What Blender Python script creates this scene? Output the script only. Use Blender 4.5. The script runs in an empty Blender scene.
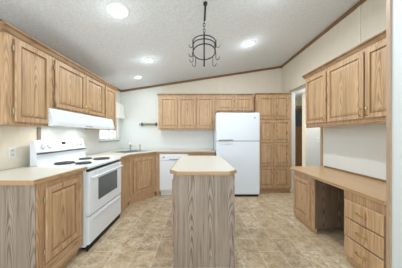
import bpy, bmesh, math, random
from mathutils import Vector, Matrix
random.seed(7)
C = bpy.context.scene.collection
S = bpy.context.scene
R = math.radians

# ------------------------------------------------------------------ camera
FP = 165.0                     # focal length in pixels at 402 px width
HC = 1.27
cam = bpy.data.cameras.new('camera'); co = bpy.data.objects.new('camera', cam); C.objects.link(co)
co.location = (0, 0, HC); co.rotation_euler = (R(90), 0, 0)
cam.sensor_width = 36; cam.lens = FP / 402 * 36
cam.shift_x = (201 - 197.5) / 402; cam.shift_y = 1.0 / 402
cam.clip_start = .02
S.camera = co

# ------------------------------------------------------------------ world and light
w = bpy.data.worlds.new('world'); S.world = w; w.use_nodes = True
bg = w.node_tree.nodes['Background']; bg.inputs[0].default_value = (.84, .91, 1.0, 1); bg.inputs[1].default_value = 1.8
def area(name, loc, rot, sx, sy, power, col=(1, 1, 1)):
    l = bpy.data.lights.new(name, 'AREA'); l.shape = 'RECTANGLE'; l.size = sx; l.size_y = sy
    l.energy = power; l.color = col
    o = bpy.data.objects.new(name, l); C.objects.link(o); o.location = loc; o.rotation_euler = rot
    return o
# unseen fill light added behind the camera to flatten the lighting
area('daylight_from_living_room', (-.1, -3.0, 1.5), (R(90), 0, 0), 3.6, 2.2, 26, (.86, .93, 1))
# daylight through the window over the sink counter
area('daylight_through_window', (-1.98, 3.52, 1.55), (0, R(-90), 0), .8, .7, 3, (.86, .93, 1))
# unseen fill light added left behind the camera, brightens the right side
area('daylight_from_patio_door', (-1.8, -.7, 1.7), (0, R(-94), R(28)), 1.7, 1.5, 46, (.86, .92, 1))
S.view_settings.view_transform = 'Standard'; S.view_settings.look = 'None'
S.view_settings.gamma = 1; S.view_settings.use_curve_mapping = False
S.view_settings.exposure = 0.17

# ------------------------------------------------------------------ materials
def lin(c):
    return tuple(((v / 255) / 12.92 if v / 255 <= .04045 else ((v / 255 + .055) / 1.055) ** 2.4) for v in c) + (1,)
class NT:
    def __init__(s, name, rough=.5, metal=0, spec=.5):
        s.m = bpy.data.materials.new(name); s.m.use_nodes = True; s.t = s.m.node_tree
        s.b = s.t.nodes['Principled BSDF']
        s.b.inputs['Roughness'].default_value = rough; s.b.inputs['Metallic'].default_value = metal
        s.b.inputs['Specular IOR Level'].default_value = spec
    def n(s, typ, **kw):
        nd = s.t.nodes.new(typ)
        for k, v in kw.items(): setattr(nd, k, v)
        return nd
    def l(s, a, b): s.t.links.new(a, b)
    def math(s, op, a, b=0.0, c=0.0):
        nd = s.n('ShaderNodeMath', operation=op)
        for i, v in enumerate((a, b, c)):
            if hasattr(v, 'is_output'): s.l(v, nd.inputs[i])
            else: nd.inputs[i].default_value = v
        return nd.outputs[0]
    def ramp(s, fac, stops):
        nd = s.n('ShaderNodeValToRGB'); e = nd.color_ramp.elements
        while len(e) < len(stops): e.new(.5)
        for i, (p, c) in enumerate(stops): e[i].position = p; e[i].color = c
        s.l(fac, nd.inputs[0]); return nd.outputs[0]
    def noise(s, vec, scale, detail=3, rough=.5):
        nd = s.n('ShaderNodeTexNoise'); nd.inputs['Scale'].default_value = scale
        nd.inputs['Detail'].default_value = detail; nd.inputs['Roughness'].default_value = rough
        s.l(vec, nd.inputs['Vector']); return nd.outputs[0]
    def mapping(s, vec, scale, loc=(0, 0, 0)):
        nd = s.n('ShaderNodeMapping'); nd.inputs['Scale'].default_value = scale; nd.inputs['Location'].default_value = loc
        s.l(vec, nd.inputs['Vector']); return nd.outputs[0]
    def mix(s, fac, a, b, mode='MIX'):
        nd = s.n('ShaderNodeMixRGB', blend_type=mode)
        for i, v in enumerate((fac, a, b)):
            if hasattr(v, 'is_output'): s.l(v, nd.inputs[i])
            else: nd.inputs[i].default_value = v
        return nd.outputs[0]
    def color(s, c):
        if hasattr(c, 'is_output'): s.l(c, s.b.inputs['Base Color'])
        else: s.b.inputs['Base Color'].default_value = c
    def bump(s, h, strength=.2, dist=.01):
        nd = s.n('ShaderNodeBump'); nd.inputs['Strength'].default_value = strength; nd.inputs['Distance'].default_value = dist
        s.l(h, nd.inputs['Height']); s.l(nd.outputs[0], s.b.inputs['Normal'])

def plain(name, c, rough=.5, metal=0, var=.03, scale=8, spec=.5, bump=0):
    t = NT(name, rough, metal, spec); tc = t.n('ShaderNodeTexCoord')
    f = t.noise(tc.outputs['Object'], scale)
    a = tuple(v * (1 - var) for v in lin(c)[:3]) + (1,); b = tuple(min(1, v * (1 + var)) for v in lin(c)[:3]) + (1,)
    t.color(t.ramp(f, [(.3, a), (.7, b)]))
    if bump: t.bump(f, bump)
    return t.m

def wood(name, light, dark, axis='Z', period=.19, rough=.45, amount=1.0, A=420., B=7., rw=.15):
    """oak: pores and cathedral figure that run along `axis`"""
    t = NT(name, rough); tc = t.n('ShaderNodeTexCoord'); oi = t.n('ShaderNodeObjectInfo')
    sp = t.n('ShaderNodeSeparateXYZ'); t.l(tc.outputs['Object'], sp.inputs[0])
    x, y, z = sp.outputs
    if axis == 'Z': across, along = t.math('ADD', x, y), z
    elif axis == 'X': across, along = t.math('ADD', z, y), x
    else: across, along = t.math('ADD', z, x), y
    cb = t.n('ShaderNodeCombineXYZ')
    off = t.math('MULTIPLY', oi.outputs['Random'], 7.0)
    t.l(t.math('ADD', across, off), cb.inputs[0]); t.l(t.math('ADD', along, off), cb.inputs[2])
    low = t.noise(t.mapping(cb.outputs[0], (7, 1, 1.6)), 1.0, 2)
    fine = t.noise(t.mapping(cb.outputs[0], (150, 1, 3.5)), 1.0, 4, .65)
    mid = t.noise(t.mapping(cb.outputs[0], (38, 1, 1.1)), 1.0, 3, .6)
    pp = t.math('SUBTRACT', t.math('FRACT', t.math('ADD', t.math('DIVIDE', across, period), .5)), .5)
    pp = t.math('MULTIPLY', pp, period)
    par = t.math('MULTIPLY', t.math('MULTIPLY', pp, pp), A * 4)
    v = t.math('ADD', t.math('ADD', par, t.math('MULTIPLY', along, B)), t.math('MULTIPLY', low, 9.0))
    ring = t.math('POWER', t.math('ABSOLUTE', t.math('SINE', t.math('MULTIPLY', v, 2.2))), 3.0)
    tot = t.math('ADD', t.math('MULTIPLY', ring, rw), t.math('ADD', t.math('MULTIPLY', fine, .50), t.math('MULTIPLY', mid, .50)))
    L, D = lin(light), lin(dark)
    M = tuple(L[i] * .62 + D[i] * .38 for i in range(3)) + (1,)
    t.color(t.ramp(tot, [(.38, L), (.58, M), (.80, D)]))
    t.bump(tot, .06, .004)
    return t.m

OAK_L, OAK_D = (212, 178, 138), (118, 80, 46)
M = {}
M['oak'] = wood('oak', OAK_L, OAK_D, 'Z', .21)
M['oak_h'] = wood('oak_horizontal', OAK_L, OAK_D, 'X', .17)
M['oak_edge'] = wood('oak_edge_band', (192, 160, 118), (132, 98, 62), 'X', .3)
M['oak_edge_y'] = wood('oak_edge_band_lengthwise', (192, 160, 118), (132, 98, 62), 'Y', .3)
M['crown'] = wood('oak_crown', (172, 138, 100), (112, 82, 52), 'X', .3)
M['trim'] = wood('oak_trim', (150, 116, 80), (104, 74, 46), 'X', .3)
M['trim_y'] = wood('oak_trim_lengthwise', (150, 116, 80), (104, 74, 46), 'Y', .3)
M['trim_z'] = wood('oak_trim_upright', (186, 164, 138), (140, 116, 92), 'Z', .3)
M['grey_oak'] = wood('grey_oak_laminate', (168, 153, 137), (84, 71, 60), 'Z', .19, A=420., B=8., rw=.19)
M['brown_panel'] = wood('brown_end_panel', (134, 114, 94), (66, 52, 42), 'Z', .19, A=420., B=8., rw=.27)  # brown laminate darkened further; knee space shade is put into its colour
M['desk_top'] = wood('desk_top_oak', (214, 175, 128), (180, 142, 96), 'Y', .4, rough=.3)
M['laminate'] = plain('cream_laminate', (216, 211, 198), .32, var=.02, scale=30)
M['white_enamel'] = plain('white_enamel', (232, 238, 242), .22, var=.01)
M['white_plastic'] = plain('white_plastic', (232, 233, 230), .4, var=.01)
M['fridge_white'] = plain('textured_white_steel', (230, 238, 245), .35, var=.01, scale=220, bump=.05)
M['dark_glass'] = plain('dark_oven_glass', (92, 95, 95), .12, var=.1)
M['black'] = plain('black_iron', (34, 32, 30), .5, .3, var=.1)
M['coil'] = plain('dark_coil_steel', (60, 56, 52), .4, .5, var=.1)
M['hinge'] = plain('dull_hinge_metal', (176, 158, 128), .5, .4)
M['chrome'] = plain('chrome', (200, 202, 204), .2, .95, var=.02)
M['steel'] = plain('stainless_steel', (178, 180, 180), .3, .8, var=.03)
M['brass'] = plain('antique_brass', (196, 160, 96), .3, .8, var=.08)
M['grey_plastic'] = plain('grey_plastic', (150, 152, 150), .45, var=.03)
M['fabric'] = plain('white_fabric', (240, 240, 232), .9, var=.02, scale=90, bump=.1)
M['dark_recess'] = plain('dark_toe_kick_board', (112, 92, 72), .7, var=.1)
M['olive'] = plain('olive_painted_wood', (140, 134, 98), .6, var=.12, scale=30)
M['red_brown'] = plain('red_brown_wood', (96, 58, 44), .5, var=.1)
M['leaf'] = plain('leaf', (120, 150, 80), .7, var=.25, scale=20)
M['door_brown'] = wood('brown_door_wood', (170, 124, 78), (118, 80, 46), 'Z', .2)
M['ground'] = plain('outside_ground', (170, 172, 150), .9, var=.1)

def wall_mat(name, c, stripe=.02):
    t = NT(name, .75, spec=.25); tc = t.n('ShaderNodeTexCoord')
    f = t.noise(t.mapping(tc.outputs['Object'], (3, 3, 1)), 6, 4)
    g = t.noise(t.mapping(tc.outputs['Object'], (60, 60, 4)), 1, 2)
    h = t.math('ADD', t.math('MULTIPLY', f, .5), t.math('MULTIPLY', g, .5))
    a = tuple(v * (1 - stripe) for v in lin(c)[:3]) + (1,); b = tuple(min(1, v * (1 + stripe)) for v in lin(c)[:3]) + (1,)
    t.color(t.ramp(h, [(.35, a), (.65, b)])); t.bump(h, .05)
    return t.m
M['wall'] = wall_mat('beige_wallpaper_panel', (232, 224, 206), .03)
M['splash'] = wall_mat('white_wall_panel', (227, 230, 226), .012)
M['wall_white'] = wall_mat('white_painted_wall', (214, 220, 220), .004)
M['batten'] = wall_mat('beige_batten', (235, 226, 206), .02)

t = NT('ceiling_knockdown', .9, spec=.1); tc = t.n('ShaderNodeTexCoord')
f = t.noise(tc.outputs['Object'], 45, 4, .6); f2 = t.noise(tc.outputs['Object'], 14, 2)
t.color(t.ramp(f, [(.35, lin((222, 227, 230))), (.6, lin((234, 239, 243)))]))
t.bump(t.math('ADD', f, f2), .35, .012); M['ceiling'] = t.m

t = NT('stone_tile_vinyl', .42, spec=.4); tc = t.n('ShaderNodeTexCoord')
P = tc.outputs['Object']
br = t.n('ShaderNodeTexBrick'); br.offset = .5; br.offset_frequency = 2
br.inputs['Scale'].default_value = 1; br.inputs['Mortar Size'].default_value = .003
br.inputs['Brick Width'].default_value = .45; br.inputs['Row Height'].default_value = .225
br.inputs['Mortar Smooth'].default_value = .3; br.inputs['Bias'].default_value = -.1
rot = t.n('ShaderNodeMapping'); rot.inputs['Rotation'].default_value = (0, 0, R(90)); t.l(P, rot.inputs['Vector'])
t.l(rot.outputs[0], br.inputs['Vector'])
br.inputs['Color1'].default_value = (0, 0, 0, 1); br.inputs['Color2'].default_value = (1, 1, 1, 1); br.inputs['Mortar'].default_value = (.5, .5, .5, 1)
n1 = t.noise(P, 9, 5, .65); n2 = t.noise(P, 34, 5, .7); n3 = t.noise(P, 2.2, 2)
tot = t.math('ADD', t.math('MULTIPLY', n1, .5), t.math('MULTIPLY', n2, .5))
base = t.ramp(tot, [(.36, lin((146, 127, 103))), (.46, lin((184, 164, 134))), (.54, lin((209, 192, 164))), (.66, lin((228, 219, 204)))])
var = t.ramp(br.outputs[0], [(0, (.80, .78, .76, 1)), (1, (1.06, 1.06, 1.06, 1))])
base = t.mix(1.0, base, var, 'MULTIPLY')
base = t.mix(t.ramp(n3, [(.45, (0, 0, 0, 1)), (.62, (.4, .4, .4, 1))]), base, lin((186, 156, 114)))
base = t.mix(t.math('MULTIPLY', br.outputs[1], .8), base, lin((222, 212, 192)))
t.color(base); t.bump(tot, .08, .003); M['floor'] = t.m

def emit(name, c, s):
    t = NT(name); t.color(lin(c)); t.b.inputs['Emission Color'].default_value = lin(c); t.b.inputs['Emission Strength'].default_value = s
    return t.m
M['lamp'] = emit('lamp_lens', (255, 250, 238), 4.0)
M['hood_lamp'] = emit('hood_lamp_lens', (255, 252, 244), 1.4)
t = NT('window_glass', .02); t.b.inputs['Transmission Weight'].default_value = 1; t.b.inputs['IOR'].default_value = 1.1
t.color((1, 1, 1, 1)); M['glass'] = t.m

# ------------------------------------------------------------------ mesh helpers
class MB:
    def __init__(s): s.bm = bmesh.new(); s.mi = 0
    def _f(s, vs):
        try: f = s.bm.faces.new(vs); f.material_index = s.mi; return f
        except ValueError: return None
    def box(s, x0, x1, y0, y1, z0, z1, bev=0):
        v = [s.bm.verts.new(p) for p in ((x0,y0,z0),(x1,y0,z0),(x1,y1,z0),(x0,y1,z0),(x0,y0,z1),(x1,y0,z1),(x1,y1,z1),(x0,y1,z1))]
        fs = [s._f([v[i] for i in q]) for q in ((0,3,2,1),(4,5,6,7),(0,1,5,4),(1,2,6,5),(2,3,7,6),(3,0,4,7))]
        if bev:
            es = list({e for f in fs for e in f.edges})
            r = bmesh.ops.bevel(s.bm, geom=es, offset=bev, segments=2, affect='EDGES', profile=.5)
            for f in r['faces']: f.material_index = s.mi
        return s
    def prism(s, poly, z0, z1, tf=None):
        tf = tf or (lambda a, b, c: (a, b, c))
        a = [s.bm.verts.new(tf(p[0], p[1], z0)) for p in poly]; b = [s.bm.verts.new(tf(p[0], p[1], z1)) for p in poly]
        n = len(poly); s._f(a[::-1]); s._f(b)
        for i in range(n): s._f([a[i], a[(i+1) % n], b[(i+1) % n], b[i]])
        return s
    def rings(s, x0, x1, z0, z1, prof, y=0):
        """raised panel: rectangles inset from the edge, each at its own depth"""
        last = None
        for k, (ins, d) in enumerate(prof):
            r = [s.bm.verts.new(p) for p in ((x0+ins, y-d, z0+ins), (x1-ins, y-d, z0+ins), (x1-ins, y-d, z1-ins), (x0+ins, y-d, z1-ins))]
            if last:
                for i in range(4): s._f([last[i], last[(i+1) % 4], r[(i+1) % 4], r[i]])
            else: s._f(r[::-1])
            last = r
        s._f(last); return s
    def tube(s, pts, r, n=10, closed=False):
        pts = [Vector(p) for p in pts]; rs = r if isinstance(r, (list, tuple)) else [r] * len(pts)
        loops = []; N = len(pts)
        for i, p in enumerate(pts):
            a = pts[(i-1) % N] if (closed or i > 0) else p; b = pts[(i+1) % N] if (closed or i < N-1) else p
            d = (b - a).normalized()
            u = d.cross(Vector((0, 0, 1)));
            if u.length < .2: u = d.cross(Vector((0, 1, 0)))
            u.normalize(); v = d.cross(u)
            loops.append([s.bm.verts.new(p + (u * math.cos(t) + v * math.sin(t)) * rs[i]) for t in [2 * math.pi * k / n for k in range(n)]])
        for i in range(N if closed else N - 1):
            A, B = loops[i], loops[(i+1) % N]
            for k in range(n): s._f([A[k], A[(k+1) % n], B[(k+1) % n], B[k]])
        if not closed: s._f(loops[0][::-1]); s._f(loops[-1])
        return s
    def lathe(s, prof, n=24, c=(0, 0, 0), axis='Z'):
        def P(r, t, h):
            if axis == 'Z': return (c[0] + r*math.cos(t), c[1] + r*math.sin(t), c[2] + h)
            if axis == 'Y': return (c[0] + r*math.cos(t), c[1] - h, c[2] + r*math.sin(t))
            return (c[0] + h, c[1] + r*math.cos(t), c[2] + r*math.sin(t))
        L = [[s.bm.verts.new(P(max(r, 1e-4), 2*math.pi*k/n, h)) for k in range(n)] for r, h in prof]
        for A, B in zip(L, L[1:]):
            for k in range(n): s._f([A[k], A[(k+1) % n], B[(k+1) % n], B[k]])
        s._f(L[0][::-1]); s._f(L[-1]); return s
    def build(s, name, mats, parent=None, smooth=False, loc=None):
        bmesh.ops.recalc_face_normals(s.bm, faces=s.bm.faces)
        me = bpy.data.meshes.new(name); s.bm.to_mesh(me); s.bm.free()
        for m in (mats if isinstance(mats, (list, tuple)) else [mats]): me.materials.append(m)
        o = bpy.data.objects.new(name, me); C.objects.link(o)
        if smooth:
            for p in me.polygons: p.use_smooth = True
            try: me.set_sharp_from_angle(angle=R(38))
            except Exception: pass
        if parent: o.parent = parent
        if loc: o.location = loc
        return o
def box(name, x0, x1, y0, y1, z0, z1, m, parent=None, bev=0):
    return MB().box(x0, x1, y0, y1, z0, z1, bev).build(name, m, parent)
def thing(name, label, cat, loc=(0, 0, 0), rz=0, group=None):
    o = bpy.data.objects.new(name, None); C.objects.link(o); o.location = loc; o.rotation_euler = (0, 0, rz)
    o.empty_display_size = .05
    o['label'] = label; o['category'] = cat
    if group: o['group'] = group
    return o
def tag(o, label, cat, group=None):
    o['label'] = label; o['category'] = cat
    if group: o['group'] = group
    return o
def struct(o): o['kind'] = 'structure'; return o
def children(o): return [c for c in bpy.data.objects if c.parent == o]
def copy_tree(o, parent=None):
    c = o.copy(); C.objects.link(c); c.parent = parent
    for ch in children(o): copy_tree(ch, c)
    return c
def offset_line(pl, d):
    """offset an open polyline to its right-hand side with mitred corners"""
    out = []
    for i, p in enumerate(pl):
        p = Vector(p); ns = []
        for a, b in ((i-1, i), (i, i+1)):
            if 0 <= a and b < len(pl):
                e = (Vector(pl[b]) - Vector(pl[a])).normalized(); ns.append(Vector((e.y, -e.x)))
        if len(ns) == 2:
            m = (ns[0] + ns[1]).normalized(); out.append(p + m * (d / max(.3, m.dot(ns[0]))))
        else: out.append(p + ns[0] * d)
    return [tuple(v) for v in out]
def edge_strip(name, pl, d, z0, z1, m, parent):
    off = offset_line(pl, d); b = MB()
    for i in range(len(pl) - 1):
        b.prism([pl[i], pl[i+1], off[i+1], off[i]], z0, z1)
    bmesh.ops.remove_doubles(b.bm, verts=b.bm.verts, dist=1e-5)
    return b.build(name, m, parent)

# ------------------------------------------------------------------ the room
XL, XR, YB, YO = -1.88, 2.06, 4.05, -1.6
def zc(x): return 2.36 + .152 * (x - XL)
struct(box('floor', XL - .12, 4.3, YO, 5.1, -.1, 0, M['floor']))
b = MB(); b.prism([(XL - .12, zc(XL - .12)), (XR + .11, zc(XR + .11)), (XR + .11, zc(XR + .11) + .12), (XL - .12, zc(XL - .12) + .12)], YO, YB + .12, lambda a, b_, c: (a, c, b_))
struct(b.build('ceiling', M['ceiling']))
# left wall with its window opening
WY0, WY1, WZ0, WZ1 = 3.16, 3.88, 1.17, 1.98
b = MB()
for y0, y1, z0, z1 in ((YO, WY0, 0, 2.36), (WY1, YB + .12, 0, 2.36), (WY0, WY1, 0, WZ0), (WY0, WY1, WZ1, 2.36)):
    b.box(XL - .12, XL, y0, y1, z0, z1)
struct(b.build('wall_left', M['wall']))
b = MB(); b.prism([(XL, 0), (XR + .11, 0), (XR + .11, zc(XR + .11)), (XL, zc(XL))], YB, YB + .12, lambda a, b_, c: (a, c, b_))
struct(b.build('wall_back', M['wall']))
# right wall: desk alcove, opening to the hall, stub by the pantry
OY0, OY1, OZ = 2.74, 3.68, 2.23
def wallbox(bm, y0, y1, z0, z1): bm.box(XR, XR + .11, y0, y1, z0, z1)
b = MB(); wallbox(b, 1.27, OY0, 0, zc(XR)); wallbox(b, OY1, YB, 0, zc(XR)); wallbox(b, OY0, OY1, OZ, zc(XR))
struct(b.build('wall_right', M['wall']))
# near block that closes the desk alcove
NX, NY = 1.485, 1.272
struct(MB().box(NX, XR + .11, YO, NY, 0, zc(NX)).build('wall_right_near', M['wall_white']))
struct(box('trim_1', NX - .014, NX + .022, NY - .012, NY + .014, 0, zc(NX) - .01, M['trim_z']))
# white lining of the opening and its oak casing
b = MB(); b.box(XR + .002, XR + .112, OY1 - .012, OY1, 0, OZ); b.box(XR + .002, XR + .112, OY0, OY0 + .012, 0, OZ); b.box(XR + .002, XR + .112, OY0, OY1, OZ - .012, OZ)
struct(b.build('trim_2', M['wall_white']))
b = MB(); b.box(XR - .012, XR + .001, OY0 - .03, OY0 + .012, .76, OZ + .02)
b.box(XR - .012, XR + .001, OY0 + .012, OY1, OZ - .012, OZ + .02)
struct(b.build('trim_3', M['trim_z']))
# white panels behind the stove, the sink run and the desk
struct(box('trim_4', XL, XL + .006, 1.97, 3.14, .93, 1.56, M['splash']))
b = MB(); b.box(XL, XL + .006, 3.14, YB, .93, WZ0 - .02); b.box(XL, XL + .006, WY1 + .03, YB, WZ0 - .02, 2.34); struct(b.build('trim_5', M['splash']))
struct(box('trim_6', XL + .006, .40, YB - .006, YB, .93, 1.62, M['splash']))
struct(box('trim_8', XR - .006, XR, 1.28, OY0 - .07, .76, 1.40, M['splash']))
struct(box('trim_9', XL, XL + .014, 1.93, 1.97, .93, 1.36, M['grey_oak']))
M['pale_panel'] = wall_mat('pale_wallpaper_panel', (226, 228, 221), .012)  # paler sheet: daylight on the back wall's left end, put into its colour
b = MB(); b.prism([(XL + .006, 1.62), (-.885, 1.62), (-.885, zc(-.885) - .03), (XL + .006, zc(XL) - .03)], YB - .006, YB, lambda a, b_, c: (a, c, b_)); struct(b.build('trim_22', M['pale_panel']))
# ceiling mouldings
def slope_trim(name, x0, x1, y0, y1, h, m):
    b = MB(); b.prism([(x0, zc(x0) - h), (x1, zc(x1) - h), (x1, zc(x1) - .001), (x0, zc(x0) - .001)], y0, y1, lambda a, b_, c: (a, c, b_))
    return struct(b.build(name, m))
slope_trim('trim_10', XL + .03, XR - .03, YB - .032, YB - .006, .045, M['trim'])
slope_trim('trim_11', XR - .025, XR, NY, YB - .006, .05, M['trim_y'])
slope_trim('trim_7', XL, XL + .025, YO, YB - .006, .045, M['trim_y'])
# wallpapered battens over the panel seams
n = 13
for (x, z0) in ((.55, 2.16), (1.73, 2.2)):
    struct(box('trim_%d' % n, x - .02, x + .02, YB - .008, YB, z0, zc(x) - .05, M['batten'])); n += 1
for (y, z0) in ((3.3, OZ + .02), (2.1, 2.27), (3.86, 2.3)):
    struct(box('trim_%d' % n, XR - .008, XR, y - .02, y + .02, z0, zc(XR) - .052, M['batten'])); n += 1

# the hall seen through the opening
struct(box('wall_hall_back', XR + .11, 4.2, 4.9, 5.0, 0, 2.36, M['wall']))
struct(box('wall_hall_right', 4.2, 4.3, 1.0, 5.0, 0, 2.36, M['wall_white']))
struct(box('wall_hall_partition', 2.76, 4.2, 4.2, 4.3, 0, 2.36, M['wall_white']))
struct(box('wall_hall_near', XR + .11, 4.2, 1.0, 1.1, 0, 2.36, M['wall']))
struct(box('ceiling_hall', XR + .11, 4.3, 1.0, 5.0, 2.36, 2.46, M['ceiling']))
struct(box('trim_20', 2.735, 2.76, 4.185, 4.315, 0, 2.355, M['batten']))
d = box('door_1', 2.36, 3.12, 4.87, 4.9, 0, 2.05, M['door_brown']); struct(d)
box('door_pane', 2.46, 3.09, 4.862, 4.868, 1.52, 2.0, M['dark_glass'], d)
b = MB()
for x0, x1, z0, z1 in ((2.44, 2.46, 1.5, 2.02), (3.09, 3.11, 1.5, 2.02), (2.46, 3.09, 1.5, 1.52), (2.46, 3.09, 2.0, 2.02)): b.box(x0, x1, 4.855, 4.869, z0, z1)
b.build('pane_frame', M['door_brown'], d)
MB().lathe([(.01, 0), (.012, .03), (.027, .04), (.027, .06), (.012, .07)], 14, (2.42, 4.868, 1.0), 'Y').build('door_knob', M['brass'], d, True)
b = MB(); b.box(2.28, 2.35, 4.876, 4.899, 0, 2.06); b.box(3.13, 3.2, 4.876, 4.899, 0, 2.06); b.box(2.28, 3.2, 4.876, 4.899, 2.06, 2.13)
struct(b.build('trim_21', M['oak_h']))
# hall lamp light (ordinary flush lamp)
hl = thing('flush_ceiling_lamp', 'round flush ceiling lamp in the hall beyond the opening', 'lamp', (2.9, 3.4, 2.36))
MB().lathe([(.15, -.001), (.15, -.02), (.13, -.025)], 28).build('lamp_base', M['white_plastic'], hl, True)
MB().lathe([(.128, -.026), (.12, -.06), (.07, -.085), (.01, -.09)], 28).build('lamp_shade', M['lamp'], hl, True)
pl = bpy.data.lights.new('hall_lamp_light', 'POINT'); pl.energy = 26; pl.shadow_soft_size = .12; pl.color = (1, .97, .92)
po = bpy.data.objects.new('hall_lamp_light', pl); C.objects.link(po); po.location = (2.9, 3.4, 2.12)

# window on the left wall
wd = MB()
def fr(bm, y0, y1, z0, z1, t_, x0, x1):
    bm.box(x0, x1, y0, y0 + t_, z0, z1); bm.box(x0, x1, y1 - t_, y1, z0, z1); bm.box(x0, x1, y0 + t_, y1 - t_, z0, z0 + t_); bm.box(x0, x1, y0 + t_, y1 - t_, z1 - t_, z1)
fr(wd, WY0, WY1, WZ0, WZ1, .03, XL - .1, XL - .03); wd.box(XL - .09, XL - .04, 3.60, 3.625, WZ0 + .03, WZ1 - .03)
win = struct(wd.build('window_1', M['white_plastic']))
MB().box(XL - .07, XL - .064, WY0 + .03, 3.60, WZ0 + .03, WZ1 - .03).build('window_pane', M['glass'], win)
MB().box(XL - .06, XL - .054, 3.625, WY1 - .03, WZ0 + .03, WZ1 - .03).build('window_pane', M['glass'], win)
b = MB(); fr(b, WY0 - .035, WY1 + .035, WZ0 - .02, WZ1 + .035, .035, XL + .0005, XL + .012); b.build('window_casing', M['white_plastic'], win)
MB().box(XL + .001, XL + .03, WY0 - .04, WY1 + .04, WZ0 - .035, WZ0 - .02, .003).build('window_sill', M['grey_plastic'], win)
# valance
vl = thing('window_valance', 'short white pleated fabric valance across the top of the left window', 'curtain', (XL + .007, 3.08, 1.66))
b = MB(); nseg = 60; front, back = [], []
for i in range(nseg + 1):
    y = .93 * i / nseg; a = .008 * math.sin(i * 1.3)
    for L_, dx in ((front, 0), (back, -.004)):
        L_.append([b.bm.verts.new((.075 + dx + a * .4, y, .34)), b.bm.verts.new((.085 + dx + a, y, .17)), b.bm.verts.new((.105 + dx + 1.4 * a, y, 0))])
for i in range(nseg):
    for k in range(2):
        b._f([front[i][k], front[i][k+1], front[i+1][k+1], front[i+1][k]]); b._f([back[i][k], back[i+1][k], back[i+1][k+1], back[i][k+1]])
    b._f([front[i][0], front[i+1][0], back[i+1][0], back[i][0]]); b._f([front[i][2], back[i][2], back[i+1][2], front[i+1][2]])
for i in (0, nseg):
    for k in range(2): b._f([front[i][k], front[i][k+1], back[i][k+1], back[i][k]])
b.build('valance_fabric', M['fabric'], vl, True)
b = MB(); b.box(0, .074, .01, .02, .32, .335); b.box(0, .074, .91, .92, .32, .335); b.box(.06, .072, .02, .91, .32, .335); b.build('curtain_rod', M['white_plastic'], vl)
# outside
struct(box('ground_outside', -9, XL - .14, 0, 9, -.3, -.2, M['ground']))
sh = thing('garden_shrub', 'green leafy shrub outside seen through the left window', 'shrub', (-3.4, 5.2, -.2))
b = MB()
for i in range(1500):
    p = Vector((random.gauss(0, .33), random.gauss(0, .45), 0)); p.z = .45 + random.random() ** .8 * 1.25 * (1 - min(.9, (p.x**2 + p.y**2)))
    q = Matrix.Rotation(random.random() * 6.3, 3, 'Z') @ Matrix.Rotation(random.random() * 3, 3, 'X')
    vs = [b.bm.verts.new(p + q @ Vector(v)) for v in ((-.03, 0, 0), (0, -.015, .004), (.03, 0, 0), (0, .015, .004))]
    b._f(vs)
b.build('foliage', M['leaf'], sh)
MB().tube([(0, 0, 0), (.02, 0, .5), (0, .04, 1.2)], [.03, .022, .008]).build('stem', M['red_brown'], sh, True)

# ------------------------------------------------------------------ cabinet kit
DPROF = [(.010, 0), (.010, .009), (0, .013), (0, .019), (.004, .022), (.046, .022), (.047, .002), (.060, .002), (.0605, .013), (.084, .0185), (.088, .0195)]
def knob_pull(parent, x, z, vertical=True):
    """small arched brass pull with back plate"""
    L = .042
    def P(a, d): return (x, -.02 - d, z + a) if vertical else (x + a, -.02 - d, z)
    b = MB()
    b.tube([P(-L, 0), P(-L, .016), P(-L*.5, .026), P(0, .029), P(L*.5, .026), P(L, .016), P(L, 0)], [.007, .005, .0045, .006, .0045, .005, .007], 8)
    for s_ in (-L, L):
        q = P(s_, 0); b.lathe([(.011, -.0005), (.011, .003), (.006, .005)], 12, (q[0], q[1], q[2]), 'Y')
    return b.build('handle', M['brass'], parent, True)
def hinge(parent, x, z):
    b = MB(); b.tube([(x, -.012, z - .024), (x, -.012, z + .024)], .0055, 8); b.box(x - .009, x + .009, -.0035, -.0005, z - .018, z + .018)
    return b.build('hinge', M['hinge'], parent, True)
def door(parent, x0, x1, z0, z1, pull='R', pz=None, hinges=None, m='oak', name='door', prof=DPROF):
    d = MB().rings(x0, x1, z0, z1, prof, -.0015).build(name, M[m], parent)
    if pull: 
        px = x1 - .025 if pull == 'R' else x0 + .025
        knob_pull(d, px, (z0 + .09) if pz is None else pz)
    if hinges:
        hx = x0 - .006 if hinges == 'L' else x1 + .006
        hinge(d, hx, z0 + .09); hinge(d, hx, z1 - .09)
    return d
def face_frame(parent, w_, z0, z1, openings, m='oak'):
    """front frame board with the doors' openings cut out"""
    xs = sorted({0, w_} | {o[0] for o in openings} | {o[1] for o in openings}); zs = sorted({z0, z1} | {o[2] for o in openings} | {o[3] for o in openings})
    b = MB()
    for i in range(len(xs) - 1):
        for j in range(len(zs) - 1):
            cx, cz = (xs[i] + xs[i+1]) / 2, (zs[j] + zs[j+1]) / 2
            if any(o[0] < cx < o[1] and o[2] < cz < o[3] for o in openings): continue
            b.box(xs[i], xs[i+1], 0, .019, zs[j], zs[j+1])
    bmesh.ops.remove_doubles(b.bm, verts=b.bm.verts, dist=1e-5)
    return b.build('face_frame', M[m], parent)
def carcass(parent, w_, dp, z0, z1, m, top=True):
    b = MB(); t_ = .016; e = .0008
    b.box(e, t_, .0195, dp, z0, z1); b.box(w_ - t_, w_ - e, .0195, dp, z0, z1)
    b.box(t_, w_ - t_, dp - .008, dp, z0, z1); b.box(t_, w_ - t_, .0195, dp - .008, z0, z0 + t_)
    if top: b.box(t_, w_ - t_, .0195, dp - .008, z1 - t_, z1)
    return b.build('cabinet_body', M[m], parent)
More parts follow.
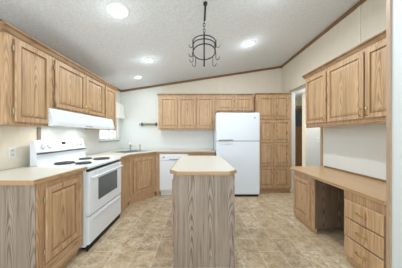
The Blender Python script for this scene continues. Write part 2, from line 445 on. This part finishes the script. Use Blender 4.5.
def cabinet(name, label, cat, loc, rz, w_, dp, h, doors, kick=0, body='oak', z0=0, group=None, kick_m='oak_h', top=True, kd=.05):
    """doors: (x0,x1,z0,z1,pull,pz,hinge)"""
    c = thing(name, label, cat, loc, rz, group)
    carcass(c, w_, dp, kick, h, body, top)
    face_frame(c, w_, kick, h, [(d[0] + .02, d[1] - .02, d[2] + .02, d[3] - .02) for d in doors])
    for d in doors: door(c, *d[:4], pull=d[4], pz=d[5], hinges=d[6])
    if kick: box('toe_kick', .001, w_ - .001, kd, kd + .016, 0, kick - .0005, M[kick_m], c)
    return c
RL, RR = R(90), R(-90)

# ------------------------------------------------------------------ left wall: upper cabinets
UX, UD = -1.56, .315
ZB, ZT = 1.357, 2.11
ycuts = (1.345, 1.77, 2.735, 3.15)
cabinet('wall_cabinet', 'tall oak wall cabinet with one door, nearest on the left wall before the hood', 'cabinet', (UX, ycuts[0], ZB), RL, ycuts[1]-ycuts[0]-.001, UD, ZT-ZB,
        [(.05, .385, .025, .735, 'R', .10, 'L')])
wv = ycuts[2] - ycuts[1] - .001
cabinet('wall_cabinet', 'short oak wall cabinet with two doors directly above the white range hood', 'cabinet', (UX, ycuts[1], 1.552), RL, wv, UD, ZT-1.552,
        [(.02, .503, .02, .54, 'R', .07, 'L'), (.515, wv-.02, .02, .54, 'L', .07, None)])
cabinet('wall_cabinet', 'narrow oak wall cabinet beyond the hood beside the window', 'cabinet', (UX, ycuts[2], ZB), RL, ycuts[3]-ycuts[2]-.001, UD, ZT-ZB,
        [(.035, .38, .02, .735, None, None, 'L')])
def crown(name, label, loc, rz, L, m='crown', h=.065, out=.035, ret=0, back=.3):
    c = MB(); prof = [(.0, 0), (-.008, 0), (-.012, .012), (-out*.55, h*.55), (-out, h*.75), (-out, h), (.0, h)]
    c.prism([(p[0], p[1]) for p in prof], -.0 - (out if ret & 1 else 0), L + (out if ret & 2 else 0), lambda a, b_, x: (x, a, b_))
    if ret & 1: c.prism([(-p[0], p[1]) for p in prof], 0, back, lambda a, b_, y: (-a, y, b_))
    if ret & 2: c.prism([(-p[0], p[1]) for p in prof], 0, back, lambda a, b_, y: (L + a, y, b_))
    o = c.build(name, M[m]); o.location = loc; o.rotation_euler = (0, 0, rz)
    return tag(o, label, 'moulding')
crown('crown_moulding', 'oak crown moulding along the top of the cabinets on the left wall', (UX, ycuts[0], ZT + .001), RL, ycuts[3]-ycuts[0], ret=3)

# range hood
hd = thing('range_hood', 'long white range hood with two lit lamps under the left wall cabinets', 'range hood', (UX + .001, 1.70, 1.362), RL)
HL = 1.255
b = MB(); prof = [(-.062, 0), (-.072, .012), (-.072, .05), (-.03, .186), (-.022, .186), (-.022, 0)]
b.prism(prof, 0, HL, lambda a, b_, x: (x, a, b_)); b.build('hood_front', M['white_enamel'], hd)
MB().box(.075, HL - .226, -.0215, .30, .03, .186).build('hood_body', M['white_enamel'], hd)
for xx in (.30, .76):
    MB().lathe([(.001, 0), (.045, .001), (.045, .012), (.001, .012)], 20, (xx, .08, .0175)).build('hood_lamp', M['hood_lamp'], hd, True)
    l = bpy.data.lights.new('hood_light', 'AREA'); l.shape = 'DISK'; l.size = .08; l.energy = 1.2; l.color = (1, .98, .94)
    o = bpy.data.objects.new('hood_light', l); C.objects.link(o); o.location = (UX - .08, 1.70 + xx, 1.37)
for k in range(5): box('switch', .5 + k * .03, .52 + k * .03, -.0745, -.0725, .018, .03, M['grey_plastic'], hd)

# ------------------------------------------------------------------ left wall: base run
BX = -1.22; BD = .655; CT = .93; CB = .893
bh = CB - .001
c = cabinet('base_cabinet', 'oak base cabinet with grey laminate end panel at the left front edge', 'cabinet', (BX - .015, 1.262, 0), RL, .515, BD - .015, bh,
        [(.065, .44, .245, .84, 'R', .76, 'L')], kick=.085, body='grey_oak')
box('end_panel', -.006, .0005, .0, BD, 0, bh, M['grey_oak'], c)
box('base_rail', .02, .5, -.006, -.0005, .10, .215, M['oak_h'], c, .002)
pl_ = [(-1.872, 1.245), (-1.236, 1.245), (-1.2, 1.778)]
ct = thing('countertop', 'cream countertop with oak edge beside the stove at the left front', 'countertop', (0, 0, 0))
MB().prism(pl_ + [(-1.872, 1.778)], CB, CT).build('laminate_top', M['laminate'], ct)
edge_strip('edge_band', pl_, .012, CB + .001, CT - .003, M['oak_edge_y'], ct)

cabinet('base_cabinet', 'narrow plain oak base cabinet between the stove and the diagonal sink cabinet', 'cabinet', (BX, 2.562, 0), RL, .392, BD, bh,
        [], kick=.085, kd=.02)
# diagonal sink cabinet
p1, p2 = Vector((BX, 2.957)), Vector((-.868, 3.45))
dv = p2 - p1; ang = math.atan2(dv.y, dv.x); dl = dv.length
dc = thing('sink_cabinet', 'diagonal oak corner cabinet with one door below the sink', 'cabinet', (p1.x, p1.y, 0), ang)
face_frame(dc, dl, .085, bh, [(.09, dl - .09, .2, .81)])
door(dc, .07, dl - .07, .18, .83, 'L', .74, None)
inv = Matrix.Rotation(-ang, 3, 'Z')
def loc2(p): q = inv @ Vector((p[0] - p1.x, p[1] - p1.y, 0)); return (q.x, q.y)
b = MB(); q = [loc2(p) for p in ((BX + .0, 2.959), (-1.872, 2.959), (-1.872, 4.038), (-.868, 4.038), (-.868, 3.452))]
for i in range(4):
    a_, b_ = Vector(q[i]), Vector(q[i+1]); nrm = Vector((-(b_-a_).y, (b_-a_).x)).normalized() * -.012
    s0 = .022 if i == 0 else 0
    b.prism([a_ + (b_-a_).normalized() * (.03 if i == 0 else 0), b_ - (b_-a_).normalized() * (.03 if i == 3 else 0), b_ - (b_-a_).normalized() * (.03 if i == 3 else 0) + nrm, a_ + (b_-a_).normalized() * (.03 if i == 0 else 0) + nrm], .085, bh - .19)
b.build('cabinet_body', M['oak'], dc)
box('toe_kick', .008, dl - .008, .02, .036, 0, .084, M['oak_h'], dc)

# dishwasher
dw = thing('dishwasher', 'white built-in dishwasher under the back countertop', 'dishwasher', (-.79, 3.45, 0))
MB().box(.003, .597, .0, .56, .1, bh - .01).build('tub', M['white_plastic'], dw)
MB().box(.003, .597, -.022, -.001, .13, .735, .004).build('door', M['white_enamel'], dw)
MB().box(.003, .597, -.026, -.001, .74, bh - .012, .004).build('control_panel', M['white_enamel'], dw)
MB().box(.2, .4, -.034, -.0265, .755, .775, .003).build('handle', M['grey_plastic'], dw)
MB().box(.01, .59, .045, .06, 0, .1).build('toe_kick', M['white_plastic'], dw)
MB().lathe([(.018, .0), (.018, .012), (.012, .016)], 16, (.09, -.0265, .81), 'Y').build('dial', M['grey_plastic'], dw, True)
cabinet('filler_panel', 'narrow oak stile between the sink cabinet and the dishwasher', 'panel', (-.866, 3.449, 0), 0, .073, .56, bh, [], kick=.085, top=False, kd=.02)

cabinet('base_cabinet', 'oak base cabinet with a top drawer between dishwasher and fridge', 'cabinet', (-.185, 3.45, 0), 0, .545, .585, bh,
        [(.03, .268, .12, .66, 'R', .58, None), (.278, .515, .12, .66, 'L', .58, None)], kick=.085)
bc = bpy.data.objects['base_cabinet.002'] if 'base_cabinet.002' in bpy.data.objects else None
dr = MB().rings(.03, .515, .69, .85, [(0, 0), (0, .016), (.006, .020), (.02, .02)], -.0015).build('drawer', M['oak_h'], bc); knob_pull(dr, .27, .77, False)

# corner countertop with sink
SC = Vector((-1.37, 3.42)); sa = ang; su = Vector((math.cos(sa), math.sin(sa))); sv = Vector((-math.sin(sa), math.cos(sa)))
def sp(a_, b_): v = SC + su * a_ + sv * b_; return (v.x, v.y)
outer = [(-1.868, 2.562), (-1.2, 2.562), (-1.2, 2.95), (-.86, 3.425), (.372, 3.425), (.372, 4.035), (-1.868, 4.035)]
hole = [sp(-.26, -.19), sp(.26, -.19), sp(.26, .19), sp(-.26, .19)]
ct2 = thing('countertop', 'cream L-shaped countertop holding the sink, from stove round to fridge', 'countertop')
b = MB()
def ngon_hole(z, flip):
    o_ = [b.bm.verts.new((p[0], p[1], z)) for p in outer]; h_ = [b.bm.verts.new((p[0], p[1], z)) for p in hole]
    # bridge outer polygon to hole
    for f in ([o_[1], o_[2], h_[0], ], [o_[2], o_[3], h_[1], h_[0]], [o_[3], o_[4], o_[5], h_[2], h_[1]], [o_[5], o_[6], h_[3], h_[2]], [o_[6], o_[0], h_[3]], [o_[0], o_[1], h_[0], h_[3]]): b._f(f)
    return o_, h_
oa, ha = ngon_hole(CT, 0); ob, hb = ngon_hole(CB, 1)
for A_, B_ in ((oa, ob), (ha, hb)):
    for i in range(len(A_)): b._f([A_[i], A_[(i+1) % len(A_)], B_[(i+1) % len(A_)], B_[i]])
b.build('laminate_top', M['laminate'], ct2)
edge_strip('edge_band', outer[1:5], .012, CB + .001, CT - .003, M['oak_edge'], ct2)
sk = thing('kitchen_sink', 'stainless steel sink set diagonally in the corner countertop', 'sink', (SC.x, SC.y, CT), sa)
b = MB()
def ringv(a_, b__, z): return [b.bm.verts.new(p) for p in ((-a_, -b__, z), (a_, -b__, z), (a_, b__, z), (-a_, b__, z))]
lay = [ringv(.285, .215, .0005), ringv(.285, .215, .005), ringv(.262, .192, .006), ringv(.245, .175, .0), ringv(.235, .165, -.15), ringv(.03, .03, -.155)]
for A_, B_ in zip(lay, lay[1:]):
    for i in range(4): b._f([A_[i], A_[(i+1) % 4], B_[(i+1) % 4], B_[i]])
b._f(lay[-1]); b.build('basin', M['steel'], sk, True)
MB().lathe([(.03, -.1545), (.028, -.152), (.01, -.153)], 16).build('drain', M['chrome'], sk, True)
fc = thing('kitchen_faucet', 'chrome faucet standing behind the corner sink', 'faucet', (-1.495, 3.665, CT), sa)
MB().lathe([(.028, .0005), (.026, .012), (.016, .02), (.014, .11), (.018, .12), (.014, .135), (.002, .138)], 18).build('faucet_body', M['chrome'], fc, True)
MB().tube([(0, 0, .06), (0, -.05, .10), (0, -.12, .115), (0, -.17, .10), (0, -.175, .085)], [.011, .01, .009, .009, .009], 10).build('spout', M['chrome'], fc, True)
MB().tube([(0, 0, .135), (.0, .015, .15), (0, .05, .185)], [.008, .006, .007], 8).build('lever', M['chrome'], fc, True)
sy = thing('side_sprayer', 'slim grey side sprayer to the right of the faucet', 'sprayer', (-1.275, 3.66, CT))
MB().lathe([(.02, .0005), (.018, .015), (.011, .02), (.009, .08), (.014, .10), (.014, .125), (.004, .13)], 14).build('spray_head', M['grey_plastic'], sy, True)

# ------------------------------------------------------------------ electric range
RY0, RY1 = 1.786, 2.552; RW = RY1 - RY0
rg = thing('electric_range', 'white freestanding electric range with coil burners against the left wall', 'stove', (-1.215, RY0, 0), RL)
MB().box(0, RW, 0, .60, .05, .895, .003).build('range_body', M['white_enamel'], rg)
for x_, y_ in ((.04, .034), (RW - .07, .034), (.04, .54), (RW - .07, .54)): box('foot', x_, x_ + .03, y_, y_ + .03, 0, .0495, M['black'], rg)
box('base_strip', .01, RW - .01, -.02, .0, .006, .0495, M['black'], rg)  # black strip stands in for the shadow line under the range
MB().box(-.001, RW + .001, -.03, .60, .897, .925, .006).build('cooktop', M['white_enamel'], rg)
MB().box(.012, RW - .012, -.012, -.001, .868, .8955).build('vent_gap', M['black'], rg)
dr = MB().box(.006, RW - .006, -.04, -.001, .385, .862, .008).build('oven_door', M['white_enamel'], rg)
wn = MB().rings(.17, .625, .505, .765, [(0, 0), (0, .0015), (.004, .002), (.012, .0008)], -.0405).build('oven_window', M['dark_glass'], dr)
MB().tube([(.06, -.041, .80), (.06, -.075, .806), (.10, -.08, .808), (RW - .10, -.08, .808), (RW - .06, -.075, .806), (RW - .06, -.041, .80)], [.012, .014, .014, .014, .014, .012], 10).build('oven_handle', M['white_enamel'], dr, True)
for k in range(9): box('vent_slot', .10 + k*.065, .14 + k*.065, -.0425, -.0402, .838, .843, M['grey_plastic'], dr)
dw_ = MB().box(.006, RW - .006, -.036, -.001, .07, .372, .008).build('storage_drawer', M['white_enamel'], rg)
MB().box(.05, RW - .05, -.046, -.0365, .325, .35, .004).build('drawer_grip', M['white_enamel'], dw_)
# backguard
b = MB(); b.prism([(.515, .926), (.60, .926), (.60, 1.205), (.575, 1.215), (.555, 1.205), (.525, 1.075), (.53, 1.065)], 0, RW, lambda a, b_, x: (x, a, b_))
bgd = b.build('backguard', M['white_enamel'], rg)
def on_guard(z): return .525 + (z - 1.075) / .13 * .03
for xx in (.09, .17, .62, .69):
    zz = 1.14; MB().lathe([(.024, .0), (.023, .014), (.012, .018), (.010, .024), (.002, .026)], 18, (xx, on_guard(zz) - .0008, zz), 'Y').build('control_knob', M['white_plastic'], bgd, True)
    MB().lathe([(.031, .0), (.031, .001)], 20, (xx, on_guard(zz) - .0002, zz), 'Y').build('knob_ring', M['grey_plastic'], bgd, True)
zz = 1.165; MB().box(.355, .41, on_guard(zz) - .004, on_guard(zz) + .004, 1.15, 1.18).build('clock_display', M['black'], bgd)
MB().box(.002, RW-.002, .512, .5285, 1.058, 1.066).build('backguard_gap', M['black'], bgd)
for k, (dx, dy, r_) in enumerate(((.20, .155, .075), (.57, .155, .095), (.205, .385, .095), (.57, .385, .075))):
    bn = thing('coil_burner', ('small' if r_ < .08 else 'large') + ' coil burner at the ' + ('near front', 'far front', 'near back', 'far back')[k] + ' of the white range', 'burner') if False else None
    pan = MB().lathe([(r_ * .3, .0), (r_ * .9, .0035), (r_ + .012, .005), (r_ + .014, .003), (r_ + .012, .0005)], 28, (dx, dy, .9255)).build('drip_pan', M['chrome'], rg, True)
    b = MB()
    for q in range(4):
        rr = r_ * (.28 + .24 * q); b.tube([(dx + rr*math.cos(t_), dy + rr*math.sin(t_), .936) for t_ in [2*math.pi*i/28 for i in range(28)]], .0065, 6, True)
    b.build('burner_coil', M['coil'], pan, True)

# ------------------------------------------------------------------ back wall: upper cabinets
BY = 3.725
bu = cabinet('wall_cabinet', 'oak wall cabinet with three doors above the back countertop', 'cabinet', (-.885, BY, 1.385), 0, 1.295, .318, .775,
        [(.04, .435, .035, .735, 'R', .085, 'L'), (.455, .845, .035, .735, 'R', .085, None), (.87, 1.27, .035, .735, 'R', .085, None)])
cabinet('wall_cabinet', 'short oak wall cabinet with two doors above the fridge', 'cabinet', (.412, BY, 1.80), 0, .855, .318, .36,
        [(.02, .405, .025, .32, 'R', .07, None), (.43, .815, .025, .32, 'L', .07, None)])
crown('crown_moulding', 'thin oak crown moulding over the back wall cabinets, left of the pantry', (-.885, BY, 2.162), 0, 2.15, h=.035, out=.022, ret=1, back=.315)
PX0, PX1, PY = 1.29, 2.05, 3.6
pw = PX1 - PX0; PH = 2.145
rows = ((.13, .575), (.60, 1.085), (1.105, 1.585), (1.62, 2.115))
dd = []
for i, (a_, b_) in enumerate(rows):
    pz = {0: b_ - .09, 1: b_ - .09, 2: b_ - .09, 3: a_ + .09}[i]
    dd.append((.05, .362, a_, b_, 'R', pz, None)); dd.append((.376, .70, a_, b_, 'L', pz, None))
cabinet('pantry_cabinet', 'tall oak pantry cabinet with eight doors to the right of the fridge', 'cabinet', (PX0, PY, 0), 0, pw, .442, PH, dd, kick=.09)
crown('crown_moulding', 'thin oak crown moulding on top of the tall pantry cabinet', (PX0, PY, PH + .001), 0, pw - .001, h=.035, out=.022, ret=1, back=.10)

# fridge
fg = thing('refrigerator', 'white top-freezer refrigerator between the base cabinets and pantry', 'refrigerator', (.385, 3.38, 0))
FW = .89
MB().box(0.005, FW - .005, .06, .64, .045, 1.715, .004).build('fridge_body', M['fridge_white'], fg)
fz = MB().box(0, FW, 0, .055, 1.148, 1.73, .012).build('freezer_door', M['fridge_white'], fg)
fd = MB().box(0, FW, 0, .055, .05, 1.138, .012).build('fridge_door', M['fridge_white'], fg)
def bar(parent, z): 
    MB().tube([(.06, -.001, z), (.07, -.025, z), (.12, -.032, z), (.28, -.032, z), (.33, -.025, z), (.34, -.001, z)], [.01, .011, .012, .012, .011, .01], 10).build('handle', M['grey_plastic'], parent, True)
bar(fz, 1.166)
MB().box(.06, .34, -.012, -.0005, 1.085, 1.128, .004).build('grip', M['white_plastic'], fd)
MB().box(.02, FW - .02, .03, .05, .0, .044).build('kick_grille', M['black'], fg)
b = MB(); b.box(.0, .07, .008, .09, 1.732, 1.752, .003); b.build('hinge_cover', M['black'], fg)
MB().lathe([(.016, 0), (.014, .003)], 18, (FW - .1, -.0005, 1.62), 'Y').build('badge', M['grey_plastic'], fz, True)
for x_ in (.02, FW - .05): box('foot', x_, x_ + .03, .6, .63, 0, .0445, M['black'], fg)

# towel bar beside the uppers
tb = thing('towel_bar', 'olive wooden bar with dark round end discs on the back wall, left of the cabinets', 'towel bar', (-1.3, 4.0, 1.53))
MB().tube([(-.03, 0, 0), (.282, 0, 0)], .024, 14).build('bar', M['olive'], tb, True)
for x_, m_ in ((-.043, 'black'), (.296, 'red_brown')):
    e = MB().lathe([(.012, -.014), (.042, -.01), (.048, 0), (.042, .01), (.012, .014)], 20, (x_, 0, 0), 'X').build('end_disc', M[m_], tb, True)
    MB().box(x_ - .006, x_ + .006, .04, .043, -.02, .02).build('mounting_plate', M[m_], e)
MB().lathe([(.012, 0), (.014, -.02), (.02, -.035), (.016, -.055), (.003, -.062)], 14, (-.058, 0, 0), 'X').build('finial', M['grey_plastic'], tb, True)
MB().lathe([(.012, 0), (.012, .01), (.004, .03)], 14, (.311, 0, 0), 'X').build('finial', M['red_brown'], tb, True)

# ------------------------------------------------------------------ island
isl = thing('kitchen_island', 'grey oak laminate island cabinet standing in the middle of the floor', 'island', (0, 0, 0))
IX0, IX1, IY0, IY1 = -.228, .352, 1.578, 2.66
b = MB(); b.box(IX0, IX1, IY0, IY0 + .012, 0.0, bh); b.build('end_panel', M['grey_oak'], isl)
b = MB(); b.box(IX1 - .016, IX1, IY0 + .0125, IY1, 0, bh); b.box(IX0 + .016, IX1 - .0165, IY1 - .016, IY1, .0, bh); b.box(IX0 + .02, IX1 - .017, IY0 + .013, IY1 - .017, .09, .106)
b.build('cabinet_body', M['grey_oak'], isl)
for xa, xb in ((IX0 - .002, IX0 + .012), (IX1 - .012, IX1 + .003)): box('corner_strip', xa, xb, IY0 - .004, IY0 - .0005, 0, bh - .002, M['grey_oak'], isl)
b = MB(); b.box(IX0, IX0 + .0155, IY0 + .0125, IY1 - .001, .09, bh); b.build('face_frame', M['oak'], isl)
pv = bpy.data.objects.new('dummy', None); bpy.data.objects.remove(pv)
for i, (ya, yb) in enumerate(((IY0 + .05, IY0 + .53), (IY0 + .55, IY1 - .05))):
    d_ = MB().rings(0, yb - ya, 0, .66, DPROF, -.001).build('door', M['oak'], isl); d_.rotation_euler = (0, 0, RR); d_.location = (IX0, yb, .17)
    knob_pull(d_, .03 if i == 0 else yb - ya - .03, .57)
ict = thing('countertop', 'cream island countertop with clipped corners and oak edge', 'countertop')
ex0, ex1, ey0, ey1 = -.262, .374, 1.552, 2.70
ip = [(ex0, 1.63), (ex0 + .075, ey0), (ex1 - .08, ey0), (ex1, 1.63), (ex1, ey1 - .06), (ex1 - .06, ey1), (ex0 + .03, ey1), (ex0, ey1 - .03)]
MB().prism(ip, CB, CT).build('laminate_top', M['laminate'], ict)
off = offset_line(ip + [ip[0], ip[1]], .011)[1:-1]; off = [off[-1]] + off[:-1]
b = MB()
for i in range(len(ip)):
    j = (i + 1) % len(ip); b.prism([ip[i], ip[j], off[j], off[i]], CB + .001, CT - .004)
bmesh.ops.remove_doubles(b.bm, verts=b.bm.verts, dist=1e-5)
b.build('edge_band', M['oak_edge'], ict)

# ------------------------------------------------------------------ desk on the right
DX = 1.485; DT = .755; DB = .725; dh = DB - .001
DD = XR - DX - .008
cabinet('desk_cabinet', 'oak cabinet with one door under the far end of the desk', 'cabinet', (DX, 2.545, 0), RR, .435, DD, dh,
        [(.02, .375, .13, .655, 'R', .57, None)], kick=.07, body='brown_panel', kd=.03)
du = thing('drawer_cabinet', 'oak cabinet with three drawers under the near end of the desk', 'cabinet', (DX, 1.672, 0), RR)
dwd = 1.672 - 1.29
carcass(du, dwd, DD, .07, dh, 'oak'); face_frame(du, dwd, .07, dh, [(.05, dwd - .03, .12, .27), (.05, dwd - .03, .30, .45), (.05, dwd - .03, .48, .625)])
for z0_, z1_ in ((.105, .275), (.285, .455), (.465, .635)):
    d_ = MB().rings(.03, dwd - .012, z0_, z1_, [(.007, 0), (.007, .009), (0, .013), (0, .018), (.006, .022), (.02, .022)], -.0015).build('drawer', M['oak'], du)
    knob_pull(d_, dwd * .52, (z0_ + z1_) / 2, False)
box('toe_kick', .001, dwd - .001, .03, .046, 0, .069, M['oak_h'], du)
dt = thing('desk_worktop', 'long honey oak desktop with a raised back strip along the right wall', 'desktop')
dp = [(XR - .02, 2.72), (1.57, 2.72), (1.462, 2.585), (1.462, NY + .018)]
MB().prism([(XR - .008, 2.72)] + dp[1:] + [(XR - .008, NY + .018)], DB, DT).build('top_board', M['desk_top'], dt)
edge_strip('edge_band', dp, -.01 if False else .01, DB + .001, DT - .002, M['oak_edge_y'], dt)
box('back_strip', XR - .022, XR - .0075, NY + .018, 2.66, DT + .0005, DT + .022, M['trim_y'], dt)

# right wall uppers
RX, RB, RT = 1.775, 1.405, 2.19
cabinet('wall_cabinet', 'oak wall cabinet with one door above the far end of the desk', 'cabinet', (RX, 2.70, RB), RR, .455, .276, RT-RB,
        [(.02, .44, .04, .75, 'R', .11, None)])
cabinet('wall_cabinet', 'oak wall cabinet with two doors above the near end of the desk', 'cabinet', (RX, 2.244, RB), RR, 2.244-1.29, .276, RT-RB,
        [(.012, .497, .04, .75, 'R', .11, None), (.517, .94, .04, .75, 'L', .11, None)])
crown('crown_moulding', 'oak crown moulding along the wall cabinets above the desk', (RX, 2.70, RT + .001), RR, 2.70 - 1.29, h=.055, out=.04, ret=1, back=.27)
box('light_rail', 0, 1.41, 0, .02, -.022, -.001, M['crown']).location = (RX + .002, 2.70, RB)
lr = bpy.data.objects['light_rail']; lr.rotation_euler = (0, 0, RR); tag(lr, 'thin oak rail along the underside of the cabinets above the desk', 'moulding')

# ------------------------------------------------------------------ outlets and switch
def plate(name, label, cat, loc, rz, kind):
    p = thing(name, label, cat, loc, rz)
    MB().box(-.036, .036, -.005, -.0005, -.058, .058, .002).build('cover_plate', M['white_plastic'], p)
    if kind == 'outlet':
        for z in (-.022, .022):
            s_ = MB().box(-.016, .016, -.0075, -.0052, z - .015, z + .015, .002).build('socket', M['grey_plastic'] if False else M['batten'], p)
            b = MB(); b.box(-.008, -.005, -.008, -.0076, z - .005, z + .007); b.box(.005, .008, -.008, -.0076, z - .005, z + .007); b.build('slots', M['black'], s_)
    else: MB().box(-.006, .006, -.018, -.0052, -.008, .012, .002).build('toggle', M['grey_plastic'], p)
    return p
plate('power_outlet', 'cream power outlet on the left wall above the near countertop', 'outlet', (XL + .0, 1.672, 1.09), RL, 'outlet')
plate('light_switch', 'white light switch on the white partition in the hall', 'light switch', (3.07, 4.2, 1.15), 0, 'switch')

# ------------------------------------------------------------------ recessed lights
def downlight(u, v, r_, label, power, dx=0):
    a_, b_ = (u - 197.5) / FP, (135 - v) / FP
    y = (2.36 + .152 * 1.88 - HC) / (b_ - .152 * a_); x = a_ * y
    t_ = thing('recessed_ceiling_light', label, 'ceiling light', (x, y, zc(x) - .0005), 0, 'recessed lights in the sloped ceiling')
    t_.rotation_euler = (0, -math.atan(.152), 0)
    MB().lathe([(r_ * .8, -.001), (r_, -.001), (r_, -.006), (r_ * .86, -.013), (r_ * .8, -.010)], 32).build('trim_ring', M['white_plastic'], t_, True)
    MB().lathe([(r_ * .79, -.002), (r_ * .79, -.008), (r_ * .5, -.015), (.002, -.018)], 32).build('lens', M['lamp'], t_, True)
    g = bpy.data.lights.new('downlight_glow', 'POINT'); g.shadow_soft_size = .06; g.energy = power * .11; g.color = (.86, .94, 1)
    o = bpy.data.objects.new('downlight_glow', g); C.objects.link(o); o.location = (x, y, zc(x) - .13)
    l = bpy.data.lights.new('downlight', 'AREA'); l.shape = 'DISK'; l.size = r_ * 1.6; l.energy = power; l.color = (.86, .94, 1)
    o = bpy.data.objects.new('downlight', l); C.objects.link(o); o.location = (x, y, zc(x) - .03)
downlight(118, 10.5, .112, 'large round ceiling light nearest the camera above the stove side', 6)
downlight(149, 60, .085, 'round ceiling light in the middle of the left row, near the stove', 7.5)
downlight(138, 77, .085, 'small round ceiling light farthest away, above the corner sink', 3)
downlight(250, 43.5, .085, 'round ceiling light on the right side, to the right of the pot rack', 10)
downlight(283.5, -15.6, .085, 'round ceiling light above the near end of the desk side, just out of view', 11)  # extra lamp out of view, added to brighten the right-hand cabinets and wall

# ------------------------------------------------------------------ pot rack
px, py = .07, 1.73
pr = thing('hanging_pot_rack', 'black wrought iron pot rack with hooks hanging from the ceiling over the island', 'pot rack', (px, py, 2.0))
ztop = zc(px) - 2.0 - .002
MB().lathe([(.022, ztop), (.022, ztop - .012), (.014, ztop - .03), (.006, ztop - .034)], 18, (.012, 0, 0)).build('ceiling_mount', M['black'], pr, True)
MB().tube([(.012, 0, ztop - .03), (.004, 0, .47)], .0105, 10).build('upper_rod', M['black'], pr, True)
b = MB()
for k, z in enumerate((.455, .425, .395, .365)):
    pts = [((.011 if k % 2 else .003) * math.cos(t_) + 0, (.003 if k % 2 else .011) * math.sin(t_), z + .02 * math.sin(t_ + (0 if k % 2 else math.pi/2))) if False else
           ((.011 * math.cos(t_), 0, z + .019 * math.sin(t_)) if k % 2 else (0, .011 * math.cos(t_), z + .019 * math.sin(t_))) for t_ in [2*math.pi*i/14 for i in range(14)]]
    b.tube(pts, .0035, 6, True)
b.build('chain', M['black'], pr, True)
MB().tube([(0, 0, .35), (0, 0, 0.0)], .008, 10).build('lower_rod', M['black'], pr, True)
MB().lathe([(.004, -.012), (.012, -.006), (.009, .0)], 12).build('finial', M['black'], pr, True)
RRX, RRY, RZ = .115, .165, .135
MB().tube([(RRX * math.cos(t_), RRY * math.sin(t_), RZ) for t_ in [2*math.pi*i/40 for i in range(40)]], .0058, 8, True).build('ring', M['black'], pr, True)
for yy, zz in ((-.03, .315), (.03, .28)):
    pts = [(-RRX, yy * .9, RZ)] + [(-RRX * 1.0 * math.cos(t_), yy * (1 - .9 * math.sin(t_)), .235 + (zz - .235) * math.sin(t_)) for t_ in [math.pi*i/18 for i in range(19)]] + [(RRX, yy * .9, RZ)]
    MB().tube(pts, .0055, 8).build('hoop', M['black'], pr, True)
def hook(x, y, z, s_, zt):
    pts = [(x, y, zt), (x, y, z + .035)] + [(x + s_ * (.017 - .017 * math.cos(t_)), y, z + .018 - .019 * math.sin(t_)) for t_ in [math.pi*i/8 for i in range(9)]] + [(x + s_ * .04, y, z + .03)]
    MB().tube(pts, .0036, 6).build('hook', M['black'], pr, True)
for x, y, z, s_, zt in ((-.118, -.06, .155, -1, .235), (-.122, .0, .09, -1, .14), (-.118, .06, .06, -1, .135), (-.09, .11, .035, -1, .135),
                        (.118, -.06, .155, 1, .235), (.122, .0, .06, 1, .14), (.10, .10, .035, 1, .135)):
    hook(x, y, z, s_, zt)
